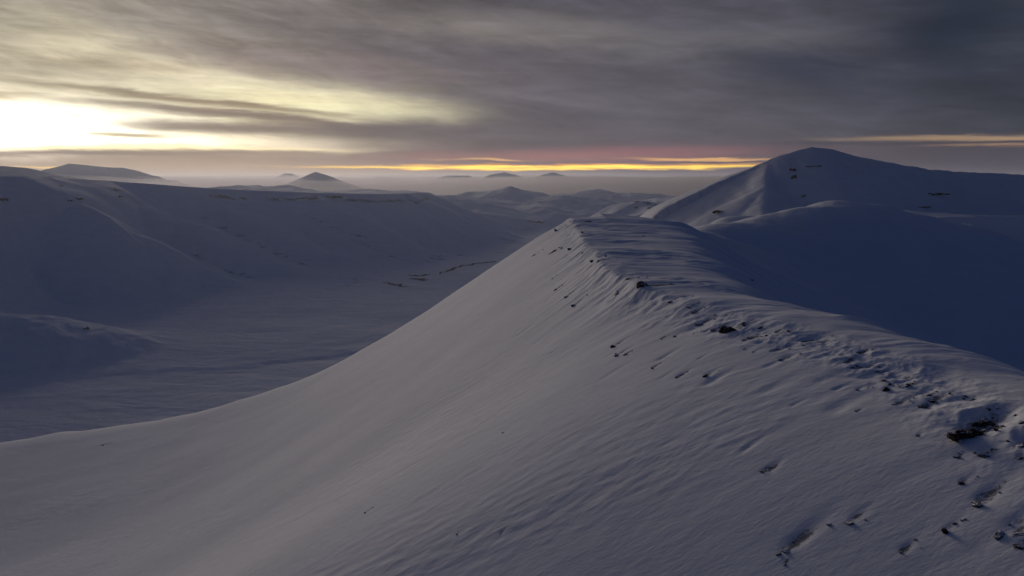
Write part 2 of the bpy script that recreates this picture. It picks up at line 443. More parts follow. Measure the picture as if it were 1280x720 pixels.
def ridge_z(X, Y, detail=True):
    jag = 1.0 * fbm(Y / 17.0, Y * 0 + 0.5, 4, 3) + 0.5 * noise2(Y / 3.1, Y * 0 + 2.5, 8) if detail else 0.0
    cx = np.interp(Y, CR[:, 0], CR[:, 1]) + jag
    cz = np.interp(Y, CR[:, 0], CR[:, 2]) + (0.9 * noise2(Y / 22.0, Y * 0 + 7.7, 21) if detail else 0)
    pw = np.interp(Y, PW[:, 0], PW[:, 1]) * (1 + (0.12 * noise2(Y / 30.0, Y * 0 + 1.7, 31) if detail else 0))
    t = X - cx
    near = 1 - sstep(95, 200, Y)
    kl = 0.8 + 2.6 * near
    s = splus(-t, kl)
    # below the ragged lip the face follows one smooth sweep
    cb = np.interp(Y, CB[:, 0], CB[:, 1])
    s = np.maximum(s + (cb - cx) * (1 - np.exp(-s / 8.0)), 0)
    # side facing the valley on the left: steep at the lip far off, rounded near by, running out below
    near = 1 - sstep(95, 200, Y)
    p = np.interp(s, PF[:, 0], PF[:, 1]) * (0.90 + 0.10 * sstep(100, 300, Y)) - 0.27 * near * 28 * (1 - np.exp(-s / 28)) + 0.25 * (1 - near) * 4 * (1 - np.exp(-s / 4))
    cs = np.interp(Y, CR[:, 0], CR[:, 2])
    left = cs + (cz - cs) * np.exp(-s / 7.0) - p
    r = splus(t, kl)
    right = cz + (0.4 * near) * (1 - np.exp(-r / 6)) + (-0.06 + 0.20 * near) * 17 * (1 - np.exp(-r / 17)) - 0.62 * splus(r - pw, 9.0)
    z = left + right - cz
    # the ridge ends in a nose beyond the summit
    nose = 497 + 8 * fbm(X / 60.0, X * 0 + 3.3, 3, 5) * (1 if detail else 0)
    z = z - 0.52 * splus(Y - nose, 14) + 0.52 * splus(-300 - nose, 14)
    hill = tents(X, Y, P2, 0.52, 42.0)
    bowl = hill - 1.2 * np.maximum(58 - X, 0)
    if detail:
        bowl = bowl + 2.0 * fbm(X / 70, Y / 70, 4, 40)
    z = smax(z, bowl, 7.0) - 1.2
    floor = -150 - 0.12 * (X - 100) + 0.02 * (Y - 300) - 500 * (1 - sstep(90, 190, X)) - 500 * sstep(850, 1000, Y)
    z = smax(z, floor, 16)
    if detail:
        lf = sstep(0, 14, s)                     # left side: runnels down the slope
        fade = 1 / (1 + (Y / 1200) ** 2)
        patch = 0.15 + 1.25 * sstep(-0.2, 0.5, fbm(X / 70, Y / 45, 3, 63))
        z = z + lf * (0.017 * patch * fbm(X / 9, Y / 5 + X / 60, 4, 60) + 0.5 * fbm(X / 130, Y / 110, 3, 66) + 0.05 * patch * fbm(X / 5, Y / 2.0 + X / 30, 4, 69))
        tp = sstep(-1, 5, t) * (1 - sstep(0.9, 1.5, r / pw))
        drift = fbm(X / 26 + Y / 160, Y / 6.5 - X / 55, 4, 80)
        z = z + tp * ((0.15 + 0.85 * sstep(-0.1, 0.5, fbm(X / 30, Y / 40, 3, 87))) * (0.55 * np.abs(fbm(X / 34 + Y / 90 + 0.4 * noise2(X / 15, Y / 15, 88), Y / 10 - X / 40, 4, 80)) + 0.12 * fbm(X / 10, Y / 3.5 - X / 18, 3, 84)) + 0.35 * fbm(X / 25, Y / 30, 3, 89))
        lip = np.exp(-((t + 2.5) / 6.0) ** 2)     # broken lip
        z = z + lip * (0.6 * ridged(X / 7, Y / 7, 4, 90) - 0.45)
        rows = np.hypot(X[:, 0], Y[:, 0]) if X.ndim == 2 else None
        for (sx, sy, ln, wd, dp) in SCOOPS:
            if rows is not None:
                r0 = math.hypot(sx, sy)
                k0, k1 = np.searchsorted(rows, (r0 - 3 * ln, r0 + 3 * ln))
                Xs, Ys, Zs = X[k0:k1], Y[k0:k1], z[k0:k1]
            else:
                Xs, Ys, Zs = X, Y, z
            m = (np.abs(Xs - sx) < 3 * ln) & (np.abs(Ys - sy) < 3 * ln)
            if not m.any():
                continue
            ux, uy = Xs[m] - sx, Ys[m] - sy
            a = ux * 0.94 + uy * 0.34             # along the scour, up the slope to the right
            b = -ux * 0.34 + uy * 0.94
            q = np.where(a > 0, (a / ln) ** 2, (a / (0.30 * ln)) ** 2)
            Zs[m] += -dp * np.exp(-(q + (b / wd) ** 2))
    return z

def dirt_mask(X, Y):
    out = np.zeros(X.shape)
    rows = np.hypot(X[:, 0], Y[:, 0])
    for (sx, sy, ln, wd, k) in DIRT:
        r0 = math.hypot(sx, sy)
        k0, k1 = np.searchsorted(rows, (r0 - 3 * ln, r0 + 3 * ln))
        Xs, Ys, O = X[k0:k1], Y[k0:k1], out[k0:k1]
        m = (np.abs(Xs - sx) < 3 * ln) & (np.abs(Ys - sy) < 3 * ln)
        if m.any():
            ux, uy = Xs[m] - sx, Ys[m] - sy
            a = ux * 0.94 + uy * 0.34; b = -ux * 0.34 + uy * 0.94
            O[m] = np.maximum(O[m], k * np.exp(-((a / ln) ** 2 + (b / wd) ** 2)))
    return out
DIRT = []

def cast(fz, px, py, y0, y1, n=2500):
    """where the sight line of that pixel meets a surface"""
    d = ray(px, py)
    Yv = np.exp(np.linspace(math.log(y0), math.log(y1), n))
    Xv, Zv = d[0] / d[1] * Yv, d[2] / d[1] * Yv
    hit = np.nonzero(fz(Xv, Yv) > Zv)[0]
    if len(hit) == 0:
        return None
    i = hit[0]
    return np.array([Xv[i], Yv[i], fz(Xv[i:i + 1], Yv[i:i + 1])[0]])

# rocks: pixel, apparent width in pixels, how strongly the wind has dug beside it
ROCK_PX = [(693, 314, 13, 1.6), (696, 288, 8, 1), (673, 296, 5, .6), (668, 319, 5, .6), (713, 311, 6, 1), (730, 315, 6, .8), (707, 271, 6, .2), (732, 277, 6, .3), (738, 277, 5, .3),
           (742, 325, 8, 1.2), (749, 326, 8, 1.2), (785, 349, 8, 1.2), (804, 357, 17, 1.6), (772, 367, 9, 1.2), (695, 362, 5, 1.6), (691, 348, 4, .8), (709, 371, 6, 1), (718, 382, 8, 1),
           (838, 377, 9, 2), (862, 384, 6, .8), (776, 290, 5, .2), (804, 295, 4, .2), (868, 391, 7, 1), (875, 405, 10, 1.6), (905, 396, 6, .6), (868, 417, 5, .6), (893, 412, 9, 1.2),
           (913, 413, 22, 1.4), (930, 405, 6, .4), (950, 409, 6, .5), (971, 415, 7, .6), (986, 414, 6, .6), (930, 426, 9, 1.8), (1004, 427, 12, 1.6), (1024, 428, 9, 1.2), (965, 439, 10, 1.8),
           (977, 449, 8, 1.4), (942, 440, 5, .5), (930, 437, 4, .5), (881, 470, 7, 1), (1056, 452, 9, 1.2), (1074, 441, 6, .6), (1079, 440, 6, .6), (1067, 460, 10, .8), (1082, 459, 9, 1),
           (1098, 465, 10, .8), (1103, 475, 11, .8), (1107, 487, 10, .6), (1113, 480, 8, .8), (1134, 482, 10, .8), (1133, 473, 6, .4), (1071, 487, 7, 1.4), (1071, 514, 5, .8), (1120, 505, 10, 1.2),
           (1153, 509, 12, .8), (1166, 499, 15, 1.2), (1160, 494, 9, .6), (1211, 501, 9, .6), (1147, 545, 6, .5), (1231, 524, 22, 1.0), (1240, 519, 14, .8), (1275, 558, 22, .8), (960, 588, 9, .8), (952, 590, 6, .5),
           (1196, 572, 9, .8), (1230, 571, 14, .8), (1274, 572, 10, .5), (1201, 604, 10, .8), (1222, 629, 20, 1.6), (1252, 668, 16, 1.8), (1270, 667, 15, .8), (1276, 684, 14, 1), (1127, 690, 10, .8),
           (974, 692, 10, 1), (985, 686, 16, 1.8), (980, 705, 7, .4), (1062, 653, 11, 1.2), (1182, 664, 12, 1.4), (768, 433, 7, 1), (772, 444, 7, 1.2), (782, 443, 5, .6), (816, 460, 6, 1), (846, 472, 7, 1.4),
           (828, 423, 5, .6), (843, 421, 5, .6), (625, 667, 6, .5), (457, 641, 5, 1), (629, 541, 4, .4), (127, 557, 5, .8), (572, 667, 4, .6), (940, 350, 5, .2)]
ridge0 = lambda X, Y: ridge_z(np.asarray(X, float), np.asarray(Y, float), True)
rock_spots = []
for (px, py, w, k) in ROCK_PX:
    p = cast(ridge0, px, py, 55, 900)
    if p is not None and p[1] < 640:
        size = w / F * p[1] * 1.25
        rock_spots.append((p, size, k, px, py))
BIG = cast(ridge0, 1208, 543, 55, 900)
for (p, size, k, px, py) in rock_spots:
    if k > 0.25:
        kl = k * (0.6 + 0.6 * rng.random())
        SCOOPS.append((p[0] + size * 0.5 * kl, p[1] + size * 0.2 * kl, size * (0.8 + 0.8 * kl), size * (0.4 + 0.3 * rng.random()), min(0.13 * size * (0.4 + 0.9 * rng.random()) * (0.5 + 0.5 * k), 0.45)))
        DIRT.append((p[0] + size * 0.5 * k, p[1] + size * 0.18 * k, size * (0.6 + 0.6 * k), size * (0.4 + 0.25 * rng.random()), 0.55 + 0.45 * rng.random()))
DIRT.append((BIG[0] + 1.4, BIG[1] + 1.0, 4.6, 2.2, 0.95))
SCOOPS.append((BIG[0] + 1.6, BIG[1] + 0.8, 5.0, 2.4, 0.8))
for i in range(70):          # hollows with no rock showing
    y = 85 * (5.5 ** rng.random()); cxx = np.interp(y, CR[:, 0], CR[:, 1])
    s = 0.6 + 1.6 * rng.random()
    SCOOPS.append((cxx - 2 - 26 * rng.random() ** 1.5, y, s * 2.4, s * 0.5, 0.06 + 0.12 * rng.random()))
    if i % 2 == 0:
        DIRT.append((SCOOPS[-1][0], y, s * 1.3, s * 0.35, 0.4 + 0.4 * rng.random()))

th = np.concatenate([np.linspace(-80, -42, 90, endpoint=False), np.linspace(-42, 42, 1050, endpoint=False), np.linspace(42, 85, 90)])
rr = np.concatenate([np.exp(np.linspace(math.log(18), math.log(60), 60, endpoint=False)), np.exp(np.linspace(math.log(60), math.log(620), 900, endpoint=False)),
                     np.exp(np.linspace(math.log(620), math.log(1500), 130))])
TH, RR = np.meshgrid(np.radians(th), rr)
X, Y = RR * np.sin(TH), RR * np.cos(TH)
Z = ridge_z(X, Y)
ridge = sheet('snow_ridge', X, Y, Z, M_ridge)
at_d = ridge.data.attributes.new('rubble_and_shade', 'FLOAT', 'POINT')
at_d.data.foreach_set('value', dirt_mask(X, Y).ravel().astype(np.float32))
tag(ridge, 'near snow ridge with a pale lit side and a dark blue bowl behind', 'ridge', kind='structure')

# ------------------------------------------------------------------ the big mountain on the right
pk = at(1015, 182, 2300)
MT = [at(1600, 222, 2350), at(1400, 219, 2330), at(1280, 217.5, 2320), at(1180, 212.5, 2310), at(1130, 205.5, 2305), at(1080, 195.5, 2300), at(1040, 186, 2300), pk, at(985, 190, 2290), at(960, 202, 2280)]
SP = [at(960, 202, 2280), at(957, 232, 2060), at(954, 266, 1880), at(945, 300, 1700)]
def mountain_z(X, Y):
    a = tents(X, Y, MT, 0.50, 9, 0.42)
    b = tents(X, Y, SP, 0.52, 10)
    z = smax(a, b, 5)
    z = z + (2.6 * fbm(X / 160, Y / 160, 5, 101) - 3.6 * np.abs(fbm(X / 90, Y / 300, 3, 107))) * sstep(-250, -60, z) * (1 - 0.8 * sstep(-10, 60, z - 60))
    bench = tents(X, Y, [at(1130, 263, 1650), at(1290, 268, 1700), at(1500, 272, 1750), (2300, 1750, -110)], 0.34, 60)
    bench = np.minimum(bench, -86 + 3 * fbm(X / 120, Y / 120, 3, 120))
    left = tents(X, Y, [at(898, 266, 1560), at(960, 268, 1650), at(1130, 266, 1700)], 0.38, 40)
    z = smax(z, bench, 22)
    z = smax(z, left, 22)
    z = z - 0.9 * splus(440 - X, 30)                # the foot drops into the valley
    return z + 0.4 * fbm(X / 30, Y / 30, 3, 130) - 3
gx, gy = np.linspace(-800, 3800, 820), np.linspace(700, 3600, 560)
X, Y = np.meshgrid(gx, gy)
mountain = sheet('mountain', X, Y, np.maximum(mountain_z(X, Y), -420), M_mount)
tag(mountain, 'broad snowy mountain with a pointed top rising on the right behind the ridge', 'mountain', kind='structure')

# ------------------------------------------------------------------ valley floor with the plateau on the left
ED = [(-2700, -400), (-2450, 600), (-2200, 1500), (-1900, 2100), (-1680, 2550), (-1660, 3050), (-1380, 3480), (-1020, 3720), (-760, 4050), (-620, 4600), (-600, 5300), (-1000, 6300), (-2500, 7500)]
EZ = [9, 9, 9, 9, 6, -11, -52, -72, -88, -95, -100, -100, -60]
ES = np.concatenate([[0], np.cumsum([math.hypot(b[0] - a[0], b[1] - a[1]) for a, b in zip(ED[:-1], ED[1:])])])
def edge_dist(X, Y):
    best = np.full(X.shape, 1e12); sgn = np.zeros(X.shape); S = np.zeros(X.shape)
    run = 0.0
    for (x0, y0), (x1, y1) in zip(ED[:-1], ED[1:]):
        ex, ey = x1 - x0, y1 - y0
        L = math.hypot(ex, ey)
        t = np.clip(((X - x0) * ex + (Y - y0) * ey) / L ** 2, 0, 1)
        qx, qy = X - (x0 + t * ex), Y - (y0 + t * ey)
        d2 = qx * qx + qy * qy
        m = d2 < best
        best = np.where(m, d2, best)
        sgn = np.where(m, np.sign(ex * qy - ey * qx), sgn)     # + = inside the plateau
        S = np.where(m, run + t * L, S)
        run += L
    return np.sqrt(best) * sgn, S

HILLS = [(at(640, 233, 8200), 0.16, 500), (at(705, 240, 7600), 0.15, 420), (at(560, 240, 7400), 0.14, 500), (at(600, 252, 6000), 0.16, 300), (at(690, 254, 6300), 0.15, 300), (at(810, 252, 4700), 0.30, 200),
         (at(850, 244, 8000), 0.15, 500), (at(800, 238, 9500), 0.14, 600), (at(740, 236, 9800), 0.12, 600), (at(500, 244, 6400), 0.16, 400)]
SPURS = [([at(60, 240, 2600), at(105, 256, 2520), at(165, 291, 2480), at(240, 331, 2440), at(300, 353, 2420), at(350, 367, 2420), at(400, 376, 2440)], 0.62),
         ([at(130, 243, 2950), at(180, 266, 2900), at(240, 287, 2850), at(300, 314, 2790), at(350, 337, 2740), at(420, 358, 2700), at(470, 366, 2700)], 0.55),
         ([at(250, 250, 3300), at(300, 272, 3260), at(350, 300, 3200), at(420, 325, 3150), at(480, 340, 3100)], 0.5),
         ([at(395, 251, 3650), at(440, 275, 3560), at(490, 305, 3480), at(540, 322, 3450)], 0.5)]
GULLIES = [([tuple(at(*q_)[:2]) for q_ in ((215, 300, 2700), (250, 318, 2640), (300, 334, 2600), (340, 346, 2570), (385, 356, 2560), (425, 361, 2560))], 24, 42),
           ([tuple(at(*q_)[:2]) for q_ in ((255, 262, 3150), (310, 292, 3060), (370, 318, 2980), (430, 336, 2950))], 26, 60),
           ([tuple(at(*q_)[:2]) for q_ in ((385, 262, 3500), (430, 290, 3400), (475, 314, 3350))], 24, 55),
           ([tuple(at(*q_)[:2]) for q_ in ((480, 270, 3700), (525, 292, 3650), (560, 303, 3650))], 16, 40),
           ([tuple(at(*q_)[:2]) for q_ in ((500, 258, 4500), (530, 272, 4300), (560, 284, 4200))], 14, 40),
           ([tuple(at(*q_)[:2]) for q_ in ((440, 310, 3300), (470, 321, 3250), (510, 330, 3200))], 10, 40)]
SPURS[1:] = [([p_ + np.array([0, 0, 28.0]) for p_ in pts_], ns_) for pts_, ns_ in SPURS[1:]]
def valley_z(X, Y):
    rr_ = np.hypot(X, Y)
    z = -400 + 3 * fbm(X / 300, Y / 300, 4, 200) + 10 * fbm(X / 900, Y / 1400, 3, 206)
    # fan rising from the river to the foot of the plateau
    dw, S = edge_dist(X + 40 * fbm(X / 500, Y / 500, 3, 210), Y)
    u = -dw
    y_b = np.interp(X, [-1500, -955, -597, -424, 0], [1340, 1365, 1480, 1560, 1800])
    terr = sstep(-14, 22, Y - y_b + 14 * fbm(X / 90, Y / 90, 3, 220))
    z = z + terr * (4 + 0.030 * np.clip(Y - y_b, 0, 1200)) * sstep(200, -500, X)
    q = 0.40 * u + 0.18 * splus(u - 120, 60) - 0.565 * splus(u - 740, 240)
    q0 = 0.18 * splus(-120 + 0 * u, 60) - 0.565 * splus(-740 + 0 * u, 240)
    rim = np.interp(S, ES, EZ)
    # spurs and gullies down the side
    ph = S - ES[4]
    def sp(c, w): return np.maximum(0, 1 - np.abs(ph - c) / w)
    spur = 0.7 * sp(800, 220) + 0.8 * sp(1130, 220) + 0.9 * sp(1560, 260) + 0.7 * sp(2000, 240) + 0.8 * sp(2500, 280) + 0.6 * sp(-520, 260) + 0.6 * sp(-1000, 260) + 0.8 * sp(3200, 300)
    spur = spur + 0.05 * fbm(S / 120, u / 700, 3, 230)
    amp = 120 * sstep(120, 480, u) * (1 - sstep(640, 1250, u))
    hill = rim - (q - q0) + amp * (spur - 0.45)
    hill = hill - 16 * sstep(150, 420, u) * (1 - sstep(750, 1300, u)) * sstep(900, 500, np.abs(ph - 300))
    wob = 14 * fbm(X / 130, Y / 130, 3, 233)
    for pts, near_s in SPURS:
        hill = smax(hill, tents(X, Y + wob, pts, 0.65, 8, near_s, 110), 6)
    for pts, dep, wid in GULLIES:
        g_ = tents(X, Y + wob, [(a_, b_, 0.0) for a_, b_ in pts], 1.0, 0.01)
        hill = hill - 1.5 * dep * np.exp(-(g_ / wid) ** 2) * (1 + 0.3 * wob / 14)
    inside = np.maximum(dw, 0)
    top = rim - 0.05 * np.clip(inside, 0, 1600) + 4 * fbm(X / 400, Y / 400, 3, 240) * sstep(0, 400, inside)
    side = np.where(dw > 0, top, hill)
    z = smax(z, side, 26) - 3
    # low mound at the left foot
    m = tents(X, Y, [at(-220, 385, 1560), at(-60, 389, 1585), at(40, 398, 1600), at(110, 412, 1615), at(165, 437, 1625)], 0.42, 60)
    z = smax(z, m + 4 * fbm(X / 60, Y / 60, 3, 250), 12)
    for (c, s, r) in HILLS:
        z = smax(z, tents(X + 120 * fbm(X / 700, Y / 700, 3, 260), Y + 150 * fbm(X / 500, Y / 500, 3, 266), [c - np.array([r * 0.5, -300, 30]), c, c + np.array([r * 0.4, 500, -45])], s * 1.5, r * 0.25), 24)
    far = sstep(4600, 7500, Y)
    z = z + far * (60 * ridged(X / 1100, Y / 1700, 5, 270) - 50)
    z = z - 40 * sstep(12000, 30000, rr_)
    return z
th = np.concatenate([np.linspace(-180, -46, 110, endpoint=False), np.linspace(-46, 20, 900, endpoint=False), np.linspace(20, 46, 200, endpoint=False), np.linspace(46, 180, 100, endpoint=False)])
rr = np.concatenate([np.exp(np.linspace(math.log(60), math.log(900), 40, endpoint=False)), np.exp(np.linspace(math.log(900), math.log(11000), 760, endpoint=False)), np.exp(np.linspace(math.log(11000), math.log(45000), 60))])
TH, RR = np.meshgrid(np.radians(th), rr)
X, Y = RR * np.sin(TH), RR * np.cos(TH)
ground = sheet('valley_ground', X, Y, valley_z(X, Y), M_valley, wrap=True)
def bare_and_gully_shade(X, Y):
    dw, S = edge_dist(X + 40 * fbm(X / 500, Y / 500, 3, 210), Y)
    out = 0.85 * np.exp(-((dw + 95) / 26.0) ** 2) * sstep(0.0, 0.5, fbm(S / 300, S * 0 + 1.5, 3, 280)) * sstep(1200, 2200, Y) * sstep(7000, 5500, Y)
    out = np.maximum(out, 0.35 * np.exp(-((dw + 170) / 60.0) ** 2) * sstep(0.2, 0.6, fbm(S / 180, S * 0 + 4.5, 3, 283)))
    wob = 14 * fbm(X / 130, Y / 130, 3, 233)
    for pts, dep, wid in GULLIES:
        g_ = tents(X, Y + wob, [(a_, b_, 0.0) for a_, b_ in pts], 1.0, 0.01)
        out = np.maximum(out, 0.46 * np.exp(-(g_ / (wid * 0.5)) ** 2))  # shade of the steep gully walls, darkened into the snow colour
    bed = [tuple(at(*q_)[:2]) for q_ in ((700, 277, 5800), (650, 283, 5200), (620, 327, 3700), (570, 334, 3500), (530, 347, 3150), (490, 356, 2900), (430, 380, 2500), (370, 415, 2000), (250, 470, 1480), (60, 490, 1380))]
    g_ = tents(X + 30 * fbm(X / 200, Y / 200, 3, 290), Y + 60 * fbm(X / 260, Y / 260, 3, 291), [(a_, b_, 0.0) for a_, b_ in bed], 1.0, 0.01)
    out = np.maximum(out, 0.42 * np.exp(-(g_ / 70.0) ** 2) * sstep(1700, 2600, Y))
    return out
at_d = ground.data.attributes.new('rubble_and_shade', 'FLOAT', 'POINT')
at_d.data.foreach_set('value', bare_and_gully_shade(X, Y).ravel().astype(np.float32))
tag(ground, 'snow covered valley floor and the plateau with gullied sides on the left', 'ground', kind='structure')

# ------------------------------------------------------------------ far hills standing out of the mist
def far_hill(name, label, crest, slope, rad, seed, rough=1.0, kind='structure', cell=None):
    c = np.array(crest)
    top = c[:, 2].max()
    reach = (top + 420) / slope
    x0, x1 = c[:, 0].min() - reach, c[:, 0].max() + reach
    y0, y1 = c[:, 1].min() - reach, c[:, 1].max() + reach
    X, Y = np.meshgrid(np.linspace(x0, x1, 260), np.linspace(y0, y1, 160))
    h = top + 420
    z = tents(X, Y, crest, slope, rad)
    z = z + rough * h * (0.05 * fbm(X / (h * 1.5), Y / (h * 1.5), 4, seed) - 0.06 * np.abs(fbm(X / (h * 0.9), Y / (h * 3), 3, seed + 5))) * sstep(0, 0.3 * h, top - z)
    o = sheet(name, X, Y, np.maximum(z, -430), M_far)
    tag(o, label, 'hill', kind=kind)
    return o
D = 13500
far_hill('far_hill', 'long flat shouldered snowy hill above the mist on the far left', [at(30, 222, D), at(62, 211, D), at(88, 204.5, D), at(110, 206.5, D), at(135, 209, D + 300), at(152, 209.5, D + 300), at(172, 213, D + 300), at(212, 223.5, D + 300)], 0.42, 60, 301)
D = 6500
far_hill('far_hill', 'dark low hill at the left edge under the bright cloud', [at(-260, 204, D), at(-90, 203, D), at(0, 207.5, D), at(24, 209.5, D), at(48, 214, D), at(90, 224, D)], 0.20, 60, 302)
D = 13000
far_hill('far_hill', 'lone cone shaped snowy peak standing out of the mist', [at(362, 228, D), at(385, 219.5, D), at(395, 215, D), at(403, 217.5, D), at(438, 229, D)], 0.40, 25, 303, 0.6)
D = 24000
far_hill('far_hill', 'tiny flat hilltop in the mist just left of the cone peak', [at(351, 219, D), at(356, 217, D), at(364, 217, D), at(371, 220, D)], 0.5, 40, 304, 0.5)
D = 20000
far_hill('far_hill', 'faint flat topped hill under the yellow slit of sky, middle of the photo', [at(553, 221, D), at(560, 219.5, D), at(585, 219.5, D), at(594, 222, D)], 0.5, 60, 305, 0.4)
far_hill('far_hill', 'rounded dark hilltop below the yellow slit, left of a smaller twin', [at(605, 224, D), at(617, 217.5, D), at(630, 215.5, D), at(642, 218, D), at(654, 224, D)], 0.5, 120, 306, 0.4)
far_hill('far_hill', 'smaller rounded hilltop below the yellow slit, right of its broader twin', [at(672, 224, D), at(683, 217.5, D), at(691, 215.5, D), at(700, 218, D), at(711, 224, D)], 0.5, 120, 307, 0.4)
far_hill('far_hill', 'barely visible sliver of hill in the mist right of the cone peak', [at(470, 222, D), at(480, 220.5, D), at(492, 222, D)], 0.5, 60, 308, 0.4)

# ------------------------------------------------------------------ rocks
def rock_mesh(name, seed, mat, flat=0.62, cuts=9, subdiv=4):
    import bmesh
    r = np.random.default_rng(seed)
    bm = bmesh.new()
    bmesh.ops.create_icosphere(bm, subdivisions=subdiv, radius=0.5)
    P = np.array([v.co[:] for v in bm.verts])
    n = r.normal(size=(cuts, 3)); n /= np.linalg.norm(n, axis=1)[:, None]
    off = 0.24 + 0.2 * r.random(cuts)
    for k in range(cuts):                         # broken faces
        e = P @ n[k] - off[k]
        P = P - np.maximum(e, 0)[:, None] * n[k] * 0.92
    P *= 1 + 0.16 * fbm(P[:, 0] * 5 + seed, P[:, 1] * 5 + P[:, 2] * 4, 4, seed)[:, None]
    P[:, 1] *= 0.72; P[:, 2] *= flat
    P += 0.03 * np.stack([noise2(P[:, 1] * 9, P[:, 2] * 9, seed + k) for k in range(3)], -1)
    for v, p in zip(bm.verts, P):
        v.co = p
    me = bpy.data.meshes.new(name)
    bm.to_mesh(me); bm.free()
    for f in me.polygons:
        f.use_smooth = False
    me.materials.append(mat)
    return me
ROCKS = [rock_mesh('rock', 500 + i, M_rock if i % 3 else M_rock_bare, 0.5 + 0.25 * (i % 4) / 3) for i in range(9)]

def zone(px, py):
    if px < 760 and py < 335: return 'at the far summit end'
    if py < 400 and px < 900: return 'along the far ridge lip'
    if px < 700: return 'on the open lower slope'
    if px < 900: return 'below the far ridge lip'
    if py < 450: return 'along the middle of the ridge lip'
    if px < 1120 and py < 530: return 'in the scatter right of middle'
    if py < 530: return 'above the big dark outcrop'
    if px > 1140 and py < 640: return 'near the big dark outcrop'
    return 'in the bottom right corner'
UNIQUE = {
    (693, 314): 'large dark rock in a wind hollow just below the ridge summit',
    (707, 271): 'small dark knob of rock standing on the very summit of the ridge',
    (804, 357): 'dark block of rock set in the far half of the ridge lip, biggest there',
    (838, 377): 'narrow rock at the foot of a long scoured groove below the ridge lip',
    (913, 413): 'broad snow dusted grey rock in the middle of the ridge lip, largest there',
    (930, 405): 'little black rock touching the right end of the broad snow dusted grey rock',
    (1231, 524): 'wide frosted rock in the shadowed hollow directly above the big dark outcrop',
    (1240, 519): 'smaller frosted rock at the upper right end of the hollow above the big outcrop',
    (1275, 558): 'dark rock cut by the right edge of the photo, level with the big outcrop',
    (1222, 629): 'black rock under a drop shaped hollow below the big outcrop',
    (1252, 668): 'rock at the bottom of a long straight groove near the right edge',
    (1270, 667): 'dark rock just right of the rock with the long straight groove',
    (1276, 684): 'rock at the right edge below the pair by the straight groove',
    (1127, 690): 'lone small black rock near the bottom edge, left of the corner rocks',
    (960, 588): 'dark lone rock in the middle of the lower right slope',
    (952, 590): 'small rock touching the left of the dark lone rock mid slope',
    (985, 686): 'long rock with a shaded groove by the bottom edge, below the slope middle',
    (974, 692): 'rock at the lower left end of the long rock by the bottom edge',
    (980, 705): 'tiny rock under the long rock by the bottom edge',
    (1166, 499): 'broad rock with a black notch left of the big outcrop, upper of a pair',
    (1153, 509): 'snow crusted rock left of the big outcrop, lower of a pair',
    (1211, 501): 'round dark rock alone above the left end of the big outcrop',
    (457, 641): 'single dark fleck of rock far down the open snow slope, left of centre',
    (127, 557): 'single dark fleck of rock near the left run-out of the slope',
    (768, 433): 'upper rock of the little cluster of three on the open slope below the lip',
    (772, 444): 'lower left rock of the little cluster of three on the open slope',
    (782, 443): 'lower right rock of the little cluster of three on the open slope',
    (881, 470): 'lone rock on the open slope straight below the broad snow dusted rock',
}
for i, (p, size, k, px, py) in enumerate(rock_spots):
    me = ROCKS[int(rng.integers(len(ROCKS)))]
    o = bpy.data.objects.new('rock', me)
    C.objects.link(o)
    s = size * (0.85 + 0.3 * rng.random())
    zz = ridge_z(np.array([p[0]]), np.array([p[1]]))[0]
    o.location = (p[0], p[1], zz + CAM_Z - 0.15 * s)
    o.rotation_euler = (0.35 * rng.normal(), 0.35 * rng.normal() - 0.2, rng.random() * 6.28)
    o.scale = (s * 1.1, s * (0.8 + 0.6 * rng.random()), s * (0.65 + 0.4 * rng.random()))
    lb = UNIQUE.get((px, py))
    z_ = zone(px, py)
    tag(o, lb or ('small dark rock showing through the snow ' + z_), 'rock', 'rocks ' + z_ if not lb else 'rocks poking through the ridge snow')

# loose stones lying round the larger rocks
spots = [(p, size, k, px, py) for (p, size, k, px, py) in rock_spots if k >= 0.6] + [(BIG, 3.2, 1.0, 1208, 543)] * 4
for (p, size, k, px, py) in spots:
    for j in range(int(rng.integers(1, 4))):
        a = rng.normal() * 0.7 + 0.5; dd = size * (0.5 + 1.0 * rng.random())
        x, y = p[0] + dd * math.cos(a) * (1 + 0.6 * k), p[1] + dd * math.sin(a) * 0.8
        s = size * (0.18 + 0.28 * rng.random())
        o = bpy.data.objects.new('stone', ROCKS[int(rng.integers(len(ROCKS)))])
        C.objects.link(o)
        o.location = (x, y, ridge_z(np.array([x]), np.array([y]))[0] + CAM_Z - 0.05 * s)
        o.rotation_euler = (0.5 * rng.normal(), 0.5 * rng.normal(), rng.random() * 6.28)
        o.scale = (s * 1.1, s, s * 0.8)
        z_ = zone(px, py)
        tag(o, 'tiny dark stone lying beside a larger rock ' + z_, 'stone', 'loose stones ' + z_)

